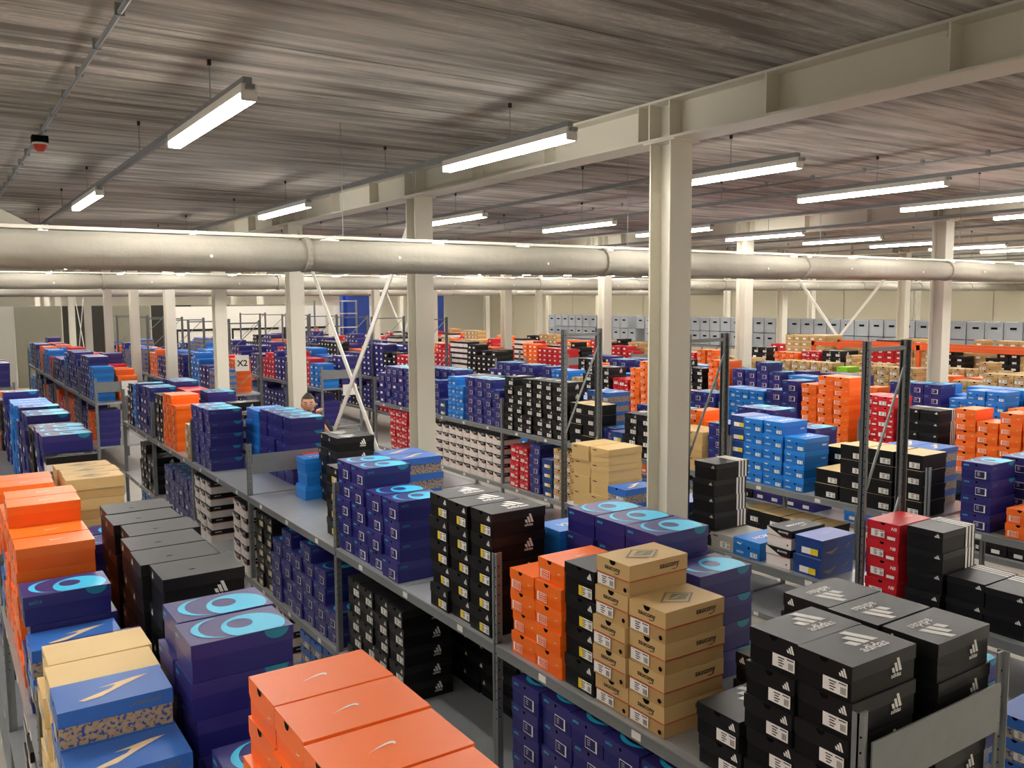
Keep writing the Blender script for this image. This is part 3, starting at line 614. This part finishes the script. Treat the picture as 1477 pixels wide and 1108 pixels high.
# rack behind
stacks([('ora', 2.55, [2, 2, 2]), ('navy', 3.30, [4]), ('gol', 3.84, [4, 4, 4, 2]), ('hok', 4.96, [4, 5, 5]), ('brb', 5.68, [5]), ('navy', 5.9, [4]), ('tan', 6.2, [3, 3]), ('blk', 6.75, [4, 4, 4]), ('brb', 7.42, [2]), ('navy', 7.63, [2]), ('gol', 7.92, [4, 4]), ('blk', 8.56, [6, 6, 6, 6, 5, 6]), ('navy', 9.97, [4, 5, 5, 5]), ('hok', 10.98, [4, 5]), ('brb', 11.5, [2]), ('navy', 11.8, [4]), ('brb', 12.2, [4]), ('navy', 12.45, [5, 5, 5, 5, 5, 4])], 6.47, 1.3, 'third rack upper front', G_N, parts=False, posts=NP)
stacks([('blk', 2.0, [3, 3]), ('hok', 2.6, [2, 2]), ('blk', 3.2, [3, 3]), ('navy', 3.85, [4, 4]), ('gol', 4.7, [4, 4, 4, 4]), ('hok', 5.9, [3, 3, 3]), ('hok', 6.9, [4, 4]), ('kra', 8.1, [5, 5, 5]), ('brb', 8.78, [4]), ('navy', 9.05, [5]), ('red', 9.32, [5, 5]), ('whi', 9.97, [5]*9), ('kra', 12.1, [4, 5]), ('red', 12.6, [4, 6, 6, 6])], 6.47, .53, 'third rack lower front', G_N, parts=False, posts=NP)
stacks([('ora', 2.2, [5, 5]), ('navy', 3.0, [4, 4, 3]), ('bro', 4.0, [4, 4]), ('gol', 4.6, [3, 3]), ('navy', 5.2, [4, 4, 5, 5]), ('ora', 6.2, [4, 4, 5]), ('navy', 7.0, [4, 4, 4]), ('bro', 8.2, [5, 5, 4, 4]), ('navy', 9.2, [4, 4, 3]), ('bro', 10.0, [5, 5, 5, 4]), ('blk', 11.0, [5, 5, 5]), ('navy', 12.0, [5, 5, 5, 5, 5])], 6.92, 1.3, 'third rack upper rear', G_N, parts=False)
# further racks
stacks([('ora', 3.0, [5, 5, 6, 6, 5, 6, 5, 6]), ('str', 4.9, [5, 5]), ('red', 5.4, [6, 6]), ('ora', 5.95, [8, 8, 7]), ('navy', 6.65, [6, 5]), ('hok', 7.15, [5, 5, 5]), ('navy', 7.95, [4, 4]), ('ora', 8.5, [4, 5, 5]), ('ora', 9.2, [8, 7]), ('red', 9.66, [5, 5]), ('blk', 10.1, [6, 6, 5]), ('kra', 10.8, [4]), ('hok', 11.1, [5, 5]), ('navy', 11.6, [5, 4, 5, 5, 4, 5, 5, 4])], 8.52, 1.3, 'fourth rack upper front', G_Q, parts=False, posts=QP)
stacks([('ora', 2.2, [5, 5, 5, 5]), ('navy', 3.1, [4, 4, 4]), ('ora', 4.4, [5, 5, 5, 4]), ('hok', 5.3, [5, 5, 4]), ('navy', 6.1, [5, 5, 5]), ('ora', 7.0, [5, 4, 5, 5]), ('hok', 8.0, [5, 5]), ('navy', 8.6, [5, 6, 5, 5]), ('ora', 9.7, [7, 7]), ('blk', 10.2, [5, 5, 6]), ('red', 10.9, [5, 5]), ('navy', 11.4, [5, 5, 4, 5, 5]), ('ora', 12.6, [5, 5]), ('blk', 13.1, [5, 5])], 10.62, 1.3, 'fifth rack upper front', G_Q, parts=False, posts=QP)
stacks([('kra', 2.2, [4, 4, 4, 4]), ('navy', 3.3, [3, 3]), ('kra', 4.0, [4, 4, 4]), ('lim', 4.8, [2]), ('yk', 5.1, [6, 6, 5]), ('kra', 6.0, [5, 5, 5, 4, 4]), ('ora', 7.2, [3, 3]), ('kra', 7.7, [5, 5, 5, 5, 4]), ('lim', 8.9, [5]), ('kra', 9.2, [5, 5, 5, 5, 5]), ('blk', 10.4, [5, 5]), ('kra', 10.9, [5, 5, 5, 5]), ('ora', 11.9, [7, 7]), ('red', 12.4, [6, 6]), ('blk', 12.9, [6, 6, 6])], 12.67, 1.3, 'sixth rack upper front', G_Q, parts=False, posts=QP)
stacks([('kra', 3.0, [5, 5, 4, 5, 5]), ('yk', 4.2, [5, 5, 5, 6]), ('red', 5.2, [6, 6]), ('kra', 5.7, [6, 5, 4, 4, 4, 4]), ('lim', 7.15, [4]), ('kra', 7.4, [4, 5, 4, 4, 4]), ('blk', 8.7, [3, 4, 4]), ('kra', 9.5, [4, 4, 4, 5]), ('blk', 10.5, [6, 6]), ('red', 11, [6, 6]), ('ora', 11.5, [6, 6, 6]), ('blk', 12.3, [6, 6, 6])], 14.72, 1.3, 'seventh rack upper front', G_Q, parts=False, posts=QP)

# which boxes can be seen from the photograph's place or a step beside it: these become things of their own
def rank_boxes():
    from mathutils.bvhtree import BVHTree
    V, F = [], []
    for r in RECS:
        l, wd, h = K[r['key']]['dims']; x, y, z = r['c']; b = len(V)
        for dz in (0, h):
            for dx, dy in ((-1, -1), (1, -1), (1, 1), (-1, 1)): V.append((x+dx*l/2, y+dy*wd/2, z+dz))
        for q in ((0,3,2,1),(4,5,6,7),(0,1,5,4),(1,2,6,5),(2,3,7,6),(3,0,4,7)): F.append(tuple(b+k for k in q))
    t = BVHTree.FromPolygons(V, F); f = 1253.2
    for o, st in (((0, 0, 3.05), 3), ((.5, -.33, 3.05), 8), ((-.5, .33, 3.05), 8), ((0, 0, 3.5), 8)):
        o = Vector(o)
        for py in range(380, 1108, st):
            for px in range(0, 1477, st):
                dr = (fw+rt*((px-738.5)/f)-up*((py-554)/f)).normalized(); hit = t.ray_cast(o, dr)
                if hit[2] is not None: RECS[hit[2]//6]['hits'] += st*st
rank_boxes()
by = {}
for r in RECS: by.setdefault(K[r['key']]['name'], []).append(r)
REST = []
for nme, lst in by.items():
    lst.sort(key=lambda r: -r['hits']); n = 0
    for r in lst:
        if r['hits'] >= 12 and n < 292: n += 1
        else: REST.append(r); continue
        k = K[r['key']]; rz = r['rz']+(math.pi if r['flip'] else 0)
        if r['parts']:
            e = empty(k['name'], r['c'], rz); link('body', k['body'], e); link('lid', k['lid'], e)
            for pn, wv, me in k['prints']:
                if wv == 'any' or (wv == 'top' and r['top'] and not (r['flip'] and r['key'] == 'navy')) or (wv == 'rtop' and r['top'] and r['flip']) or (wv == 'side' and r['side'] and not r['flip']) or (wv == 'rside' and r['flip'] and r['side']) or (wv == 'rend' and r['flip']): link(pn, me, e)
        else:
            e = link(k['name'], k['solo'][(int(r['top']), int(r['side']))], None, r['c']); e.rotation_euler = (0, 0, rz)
        tag(e, r['label'], 'shoe box', r['group'])

# ------------------------------------------------------------------ masses of distant boxes (one object of each kind)
FAR = {}
def far(key, x, y, z, n, jit=.012):
    l, wd, h = K[key]['dims']; mb = FAR.setdefault(K[key]['name'], MB())
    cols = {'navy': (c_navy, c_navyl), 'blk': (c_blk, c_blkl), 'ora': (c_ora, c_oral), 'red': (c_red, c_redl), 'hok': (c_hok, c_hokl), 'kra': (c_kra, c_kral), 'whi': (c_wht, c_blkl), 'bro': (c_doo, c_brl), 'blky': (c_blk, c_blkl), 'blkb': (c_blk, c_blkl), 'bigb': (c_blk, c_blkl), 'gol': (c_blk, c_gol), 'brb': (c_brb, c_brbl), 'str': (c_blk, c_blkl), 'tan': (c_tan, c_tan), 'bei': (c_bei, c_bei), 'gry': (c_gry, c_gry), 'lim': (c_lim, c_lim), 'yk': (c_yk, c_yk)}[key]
    for q in range(n):
        jx = random.uniform(-jit, jit); z0 = z+q*h
        mb.box(x+jx, x+jx+l, y, y+wd, z0, z0+h*.62, cols[0]); mb.box(x+jx-.003, x+jx+l+.003, y-.003, y+wd+.003, z0+h*.62, z0+h-.001, cols[1])
        if key != 'whi' and key != 'bro': mb.poly([(x+jx-.005, y+wd*.3, z0+h*.2), (x+jx-.005, y+wd*.3, z0+h*.52), (x+jx-.005, y+wd*.7, z0+h*.52), (x+jx-.005, y+wd*.7, z0+h*.2)], M_paper)
def fill(X, y0, y1, z, pal, lo, hi, x2=True):
    for xx in ((X+.055, X+.465) if x2 else (X+.055,)):
        y = y0+.04
        while y < y1-.3:
            key = random.choice(pal); run = random.randint(2, 5); h0 = random.randint(lo, hi)
            if random.random() < .12: y += .4
            for _ in range(run):
                if y > y1-.26: break
                far(key, xx, y, z, max(1, h0-random.choice((0, 0, 0, 1)))); y += K[key]['dims'][1]+.012
B2 = [16.55, 28.85]
for X, pal in ((.25, ['navy', 'navy', 'ora', 'hok']), (2.315, ['navy', 'navy', 'navy', 'ora', 'hok', 'red']), (4.4, ['navy', 'hok', 'navy', 'ora', 'red', 'bro']), (6.45, ['navy', 'bro', 'navy', 'hok', 'red']), (8.5, ['navy', 'navy', 'bro', 'blk', 'red', 'ora']), (10.6, ['navy', 'blk', 'ora', 'red', 'whi']), (12.65, ['blk', 'ora', 'red', 'kra', 'whi']), (14.7, ['blk', 'kra', 'ora', 'red'])):
    fill(X, 16.55, 28.85, 1.3, pal, 4, 6); fill(X, 16.55, 28.85, .53, pal, 4, 5, False)
for X, pal in ((8.5, ['ora', 'navy', 'hok', 'blk']), (10.6, ['navy', 'ora', 'blk']), (12.65, ['kra', 'blk'])): fill(X, 1.7, 14, .53, pal, 4, 5, False)
for X in (8.5, 10.6): fill(X+.42, 1.7, 14, 1.3, ['navy', 'ora', 'hok', 'blk', 'red'], 3, 5, False)
fill(16.75, 1.7, 14, 1.3, ['kra', 'kra', 'blk', 'red'], 5, 7); fill(12.65+.42, 1.7, 14, 1.3, ['kra', 'blk', 'ora'], 3, 5, False)
fill(.25, 6.5, 13.9, .53, ['navy', 'blk', 'whi'], 4, 5, True)
for r in REST:
    l, wd, h = K[r['key']]['dims']; far(r['key'], r['c'][0]-l/2, r['c'][1]-wd/2, r['c'][2], 1, 0)
for nme, mb in FAR.items():
    tag(build(nme+'_mass', mb), f'{nme.replace("_", " ")} stacks in the far and lower racks', 'shoe boxes', None, 'stuff')

# ------------------------------------------------------------------ grey crates in the right background
M_crate = mat('grey_crate_plastic', (158, 163, 168), .5, noise=.05)
def crate_mesh():
    mb = MB(); l, wd, h = .6, .4, .42
    mb.box(0, .02, 0, wd, 0, h, M_crate); mb.box(l-.02, l, 0, wd, 0, h, M_crate); mb.box(.02, l-.02, 0, .02, 0, h, M_crate); mb.box(.02, l-.02, wd-.02, wd, 0, h, M_crate); mb.box(.02, l-.02, .02, wd-.02, 0, .02, M_crate)
    mb.box(-.015, 0, 0, wd, h-.05, h, M_crate); mb.box(-.012, 0, 0, .03, 0, h-.05, M_crate); mb.box(-.012, 0, wd-.03, wd, 0, h-.05, M_crate)
    return mb.mesh('crate_body')
cbm = crate_mesh(); chm = MB().box(-.016, -.001, .13, .27, .25, .3, M_hole).mesh('hand_hole')
j = 0
for zi, z in enumerate((1.62, 2.06)):
    for k in range(58):
        y = 3.0+.43*k
        if random.random() < .04: continue
        e = empty('storage_crate', (20.42, y, z+.002)); link('crate_body', cbm, e); link('hand_hole', chm, e)
        tag(e, f'grey plastic crate, {ORD[k+1]} from near end in the {"lower" if zi == 0 else "upper"} crate row', 'crate', 'grey crates on the background rack')
rack(20.35, .7, [2.8+2.1*i for i in range(13)], 1.6, (1.6, .8), 'long grey rack of plastic crates before the right wall', detail=False, tags=False)
fill(20.4, 2.8, 28, .8, ['blk', 'blk', 'kra', 'blk'], 4, 5, False) if False else None
# orange pallet frame
M_of = mat('orange_frame_paint', (226, 92, 30), .45)
e = empty('orange_pallet_frame', (16.9, 0, 0))
for x in (0, .9):
    for y in (8.6, 11.0, 13.4): build('upright', MB().box(x, x+.07, y, y+.07, 0, 2.16, M_of), e)
    for z in (1.2, 2.05): build('crossbeam', MB().box(x, x+.05, 8.6, 13.47, z, z+.09, M_of), e)
e.location = (15.75, -1.5, 0)
tag(e, 'orange pallet frame standing among the kraft box racks', 'frame')
# blue lift columns, partitions and far openings
M_bl = mat('blue_machine_paint', (26, 66, 158), .4)
for k, (x, y) in enumerate(((16.5, 31.0), (13.4, 31.4))):
    e = empty('blue_lift', (x, y, 0)); build('mast', MB().box(0, .9, 0, .8, 0, 3.9, M_bl), e); build('cable_chain', MB().box(-.12, 0, .2, .5, 0, 3.4, M_bl), e)
    build('carriage', MB().box(-.3, 1.2, -.2, 0, 1.2, 1.6, M_bl), e); tag(e, ['tall blue lift mast seen right of the second column', 'tall blue lift mast seen between the cross braces'][k], 'machine', 'blue lift masts')
M_pw = mat('pale_wall_panel', (204, 200, 190), .7)
M_olive = mat('olive_grey_panel', (150, 146, 128), .7); M_dark = mat('dark_opening', (52, 50, 44), .7)
e = empty('far_partition', (0, 36, 0))
for k in range(8):
    build('panel', MB().box(1.0+1.55*k, 2.5+1.55*k, 0, .1, 0, 2.95, M_pw if k == 0 else (M_dark if k in (2, 4) else M_olive)), e)
tag(e, 'olive grey partition panels behind the far left columns', 'partition')
e = empty('white_partition', (7.2, 33, 0)); build('panel', MB().box(0, 8, 0, .1, 0, 2.9, M_white), e)
for k in range(4): build('window_frame', MB().box(.2+2*k, 2.0+2*k, -.02, 0, 2.0, 2.08, M_black), e); build('window_post', MB().box(.2+2*k, .27+2*k, -.02, 0, .8, 2.0, M_black), e)
tag(e, 'white partition wall with black window frames at the back', 'partition')
struct(build('wall_left_far', MB().box(-2, 1.9, 44, 44.2, 0, 3.6, M_pw)))
# stair tower
e = empty('stair_tower', (11.85, 29.6, 0))
for x in (0, 1.1):
    for y in (0, 1.3): build('post', MB().box(x, x+.05, y, y+.05, 0, 3.1, M_steel), e)
for z in (2.1, 2.6, 3.05): build('guard_rail', MB().box(0, 1.15, 0, .04, z, z+.04, M_white), e)
for k in range(8): build('step', MB().box(.1, 1.0, .1+.14*k, .3+.14*k, .2+.24*k, .23+.24*k, M_steel), e)
build('stringer', MB().prism([(.05, .05, .1), (.05, .2, .1), (.05, 1.3, 2.1), (.05, 1.15, 2.1)], (.04, 0, 0), M_of), e)
tag(e, 'white railed stair tower with orange stringer at the back', 'stairs')
# signs on rack ends
def sign(x, y, z, txt, label, wd=.26, h=.3):
    e = empty('rack_sign', (x, y, z)); build('sign_sheet', MB().box(0, wd, -.004, 0, 0, h, M_paper), e)
    if txt:
        v, f = font_mesh2d(txt); mb = MB(); i = mb.mi(M_black); s = .1*len(txt)
        mb.v = [(wd/2+px*s, -.006, h/2+py*s) for px, py in v]; mb.f = f; mb.m = [i]*len(f); build('sign_letter', mb, e)
    tag(e, label, 'sign', 'rack end signs')
sign(2.75, 16.52, 1.38, 'Y', 'white sheet sign reading Y on a rack end')
sign(4.75, 16.52, 1.75, 'X2', 'white sheet sign reading X2 on a rack end')
sign(6.9, 16.52, 1.15, '', 'blank white sheet sign on a rack end behind the cross braces', .3, .22)

# ------------------------------------------------------------------ people
M_skin = mat('skin', (214, 160, 130), .5); M_hair = mat('brown_hair', (48, 34, 26), .6); M_shirt = mat('dark_shirt', (24, 26, 40), .8); M_tr = mat('dark_trousers', (34, 36, 44), .8); M_eye = mat('eye_dark', (22, 16, 14), .3)
def skin_mesh(name, pts, edges_, rad, mats, parent, faces_mat=None, sub=2, root=0):
    me = bpy.data.meshes.new(name); me.from_pydata(pts, edges_, []); o = link(name, me, parent)
    o.modifiers.new('skin', 'SKIN'); s = o.modifiers.new('sub', 'SUBSURF'); s.levels = sub; s.render_levels = sub
    for i, r in enumerate(rad):
        v = me.skin_vertices[0].data[i]; v.radius = (r, r) if not isinstance(r, tuple) else r; v.use_root = (i == root)
    me.materials.append(mats); return o
def ell(name, c, r, m, parent, n=16):
    bm = bmesh.new(); bmesh.ops.create_uvsphere(bm, u_segments=n, v_segments=n//2+2, radius=1)
    for v in bm.verts: v.co = Vector((v.co.x*r[0]+c[0], v.co.y*r[1]+c[1], v.co.z*r[2]+c[2]))
    for f in bm.faces: f.smooth = True
    me = bpy.data.meshes.new(name); bm.to_mesh(me); bm.free(); me.materials.append(m); return link(name, me, parent)
def person(loc, rz, label, hand, height=1.84):
    """local -Y is the way the person faces; one body mesh, clothes and hair are children"""
    e = empty('person', loc, rz); s = height/1.84
    head = 1.73; sh = 1.5
    # body: skin figure
    ra = [(-.19, 0, sh), (-.26, .02, 1.22), (-.25, -.06, .98), (-.25, -.08, .9)]
    la = [(.19, 0, sh), (.26, .02, 1.22), (.25, -.07, .98), (.25, -.09, .9)] if not hand else [(.19, 0, sh), (.29, -.08, 1.27), (.18, -.17, 1.47), (.125, -.175, 1.57)]
    P = [(0, 0, 1.0), (0, .01, 1.2), (0, 0, 1.42), (0, 0, 1.56), (0, -.01, 1.64)] + ra + la + [(-.1, 0, .95), (-.11, -.01, .52), (-.11, .02, .09), (-.11, -.14, .04), (.1, 0, .95), (.11, -.01, .52), (.11, .02, .09), (.11, -.14, .04)]
    E_ = [(0, 1), (1, 2), (2, 3), (3, 4), (2, 5), (5, 6), (6, 7), (7, 8), (2, 9), (9, 10), (10, 11), (11, 12), (0, 13), (13, 14), (14, 15), (15, 16), (0, 17), (17, 18), (18, 19), (19, 20)]
    rd = [(.15, .11), (.14, .1), (.16, .11), .055, .05, .06, .043, .032, .03, .06, .043, .032, .03, .085, .055, .04, .035, .085, .055, .04, .035]
    skin_mesh('body', [(x*s, y*s, z*s) for x, y, z in P], E_, [tuple(q*s for q in r) if isinstance(r, tuple) else r*s for r in rd], M_skin, e)
    # head shaped from a sphere
    bm = bmesh.new(); bmesh.ops.create_uvsphere(bm, u_segments=24, v_segments=18, radius=1)
    for v in bm.verts:
        x, y, z = v.co; k = 1-.22*max(0, -z); v.co = Vector((x*.077*k, y*.098*(1-.12*max(0, -z)), z*.122))
        if y < -.75 and abs(x) < .22 and -.35 < z < .1: v.co.y -= .016*(1-abs(x)/.22)
        v.co += Vector((0, -.02, 1.745))
        v.co *= s
    for f in bm.faces: f.smooth = True
    me = bpy.data.meshes.new('head'); bm.to_mesh(me); bm.free(); me.materials.append(M_skin); link('head', me, e)
    hb = bmesh.new(); bmesh.ops.create_uvsphere(hb, u_segments=24, v_segments=18, radius=1)
    rnd = random.Random(5); dele = []
    for v in hb.verts:
        x, y, z = v.co
        if (z < .42 and y < -.25) or z < -.35: dele.append(v)
        q = 1+rnd.uniform(-.03, .05); v.co = Vector((x*.083*q, y*.105*q, z*.132*q+.004))+Vector((0, -.012, 1.745)); v.co *= s
    bmesh.ops.delete(hb, geom=dele, context='VERTS')
    me = bpy.data.meshes.new('hair'); hb.to_mesh(me); hb.free(); me.materials.append(M_hair); hr = link('hair', me, e); so = hr.modifiers.new('t', 'SOLIDIFY'); so.thickness = .008
    for sx in (-1, 1):
        ell('eye', (sx*.032*s, -.109*s, 1.752*s), (.009*s, .004*s, .005*s), M_eye, e, 10); ell('eyebrow', (sx*.034*s, -.112*s, 1.777*s), (.019*s, .006*s, .005*s), M_hair, e, 10)
        ell('ear', (sx*.079*s, -.01*s, 1.735*s), (.012*s, .022*s, .034*s), M_skin, e, 10)
    ell('mouth', (0, -.1*s, 1.676*s), (.025*s, .008*s, .006*s), mat('lips', (176, 104, 92), .5), e, 10)
    skin_mesh('shirt', [(x*s, y*s, z*s) for x, y, z in [(0, 0, .98), (0, .01, 1.2), (0, 0, 1.43), (-.19, 0, 1.49), (-.25, -.06, 1.36), (.19, 0, 1.49), (.25, -.05, 1.36)]], [(0, 1), (1, 2), (2, 3), (3, 4), (2, 5), (5, 6)], [(.175*s, .13*s), (.165*s, .12*s), (.175*s, .125*s), .078*s, .066*s, .078*s, .066*s], M_shirt, e)
    skin_mesh('trousers', [(x*s, y*s, z*s) for x, y, z in [(0, 0, 1.0), (-.1, 0, .93), (-.11, -.01, .52), (-.11, .02, .1), (.1, 0, .93), (.11, -.01, .52), (.11, .02, .1)]], [(0, 1), (1, 2), (2, 3), (0, 4), (4, 5), (5, 6)], [(.165*s, .125*s), .1*s, .072*s, .06*s, .1*s, .072*s, .06*s], M_tr, e)
    if hand:
        hp = Vector((.112, -.175, 1.60))
        skin_mesh('palm', [tuple((hp+Vector(p))*s) for p in [(0, 0, -.03), (.0, 0, .02), (.005, -.0, .05)]], [(0, 1), (1, 2)], [(.026*s, .02*s), (.036*s, .018*s), (.036*s, .016*s)], M_skin, e)
        for k in range(4):
            x = -.026+.018*k; ln = (.8, .95, 1, .85)[k]
            skin_mesh('finger', [tuple((hp+Vector(p))*s) for p in [(x, 0, .05), (x+.004, -.014, .05+.034*ln), (x+.018, .004, .05+.055*ln), (x+.03, .024, .05+.052*ln)]], [(0, 1), (1, 2), (2, 3)], [.009*s, .0085*s, .008*s, .007*s], M_skin, e)
        skin_mesh('thumb', [tuple((hp+Vector(p))*s) for p in [(-.022, 0, -.005), (-.045, .0, .02), (-.055, .008, .045)]], [(0, 1), (1, 2)], [.011*s, .01*s, .008*s], M_skin, e)
        mb = MB(); mb.tube((.158*s, -.172*s, 1.51*s), (.146*s, -.173*s, 1.532*s), .037*s, M_black, 12); build('wristband', mb, e)
    tag(e, label, 'person')
person((3.86, 10.35, 0), R_(-20), 'man peeking over navy boxes, dark shirt, black wristband, hand raised to mouth', True, 1.88)
person((12.1, 12.0, 0), R_(-40), 'person in the background with dark hair just above the navy boxes', False, 1.9)
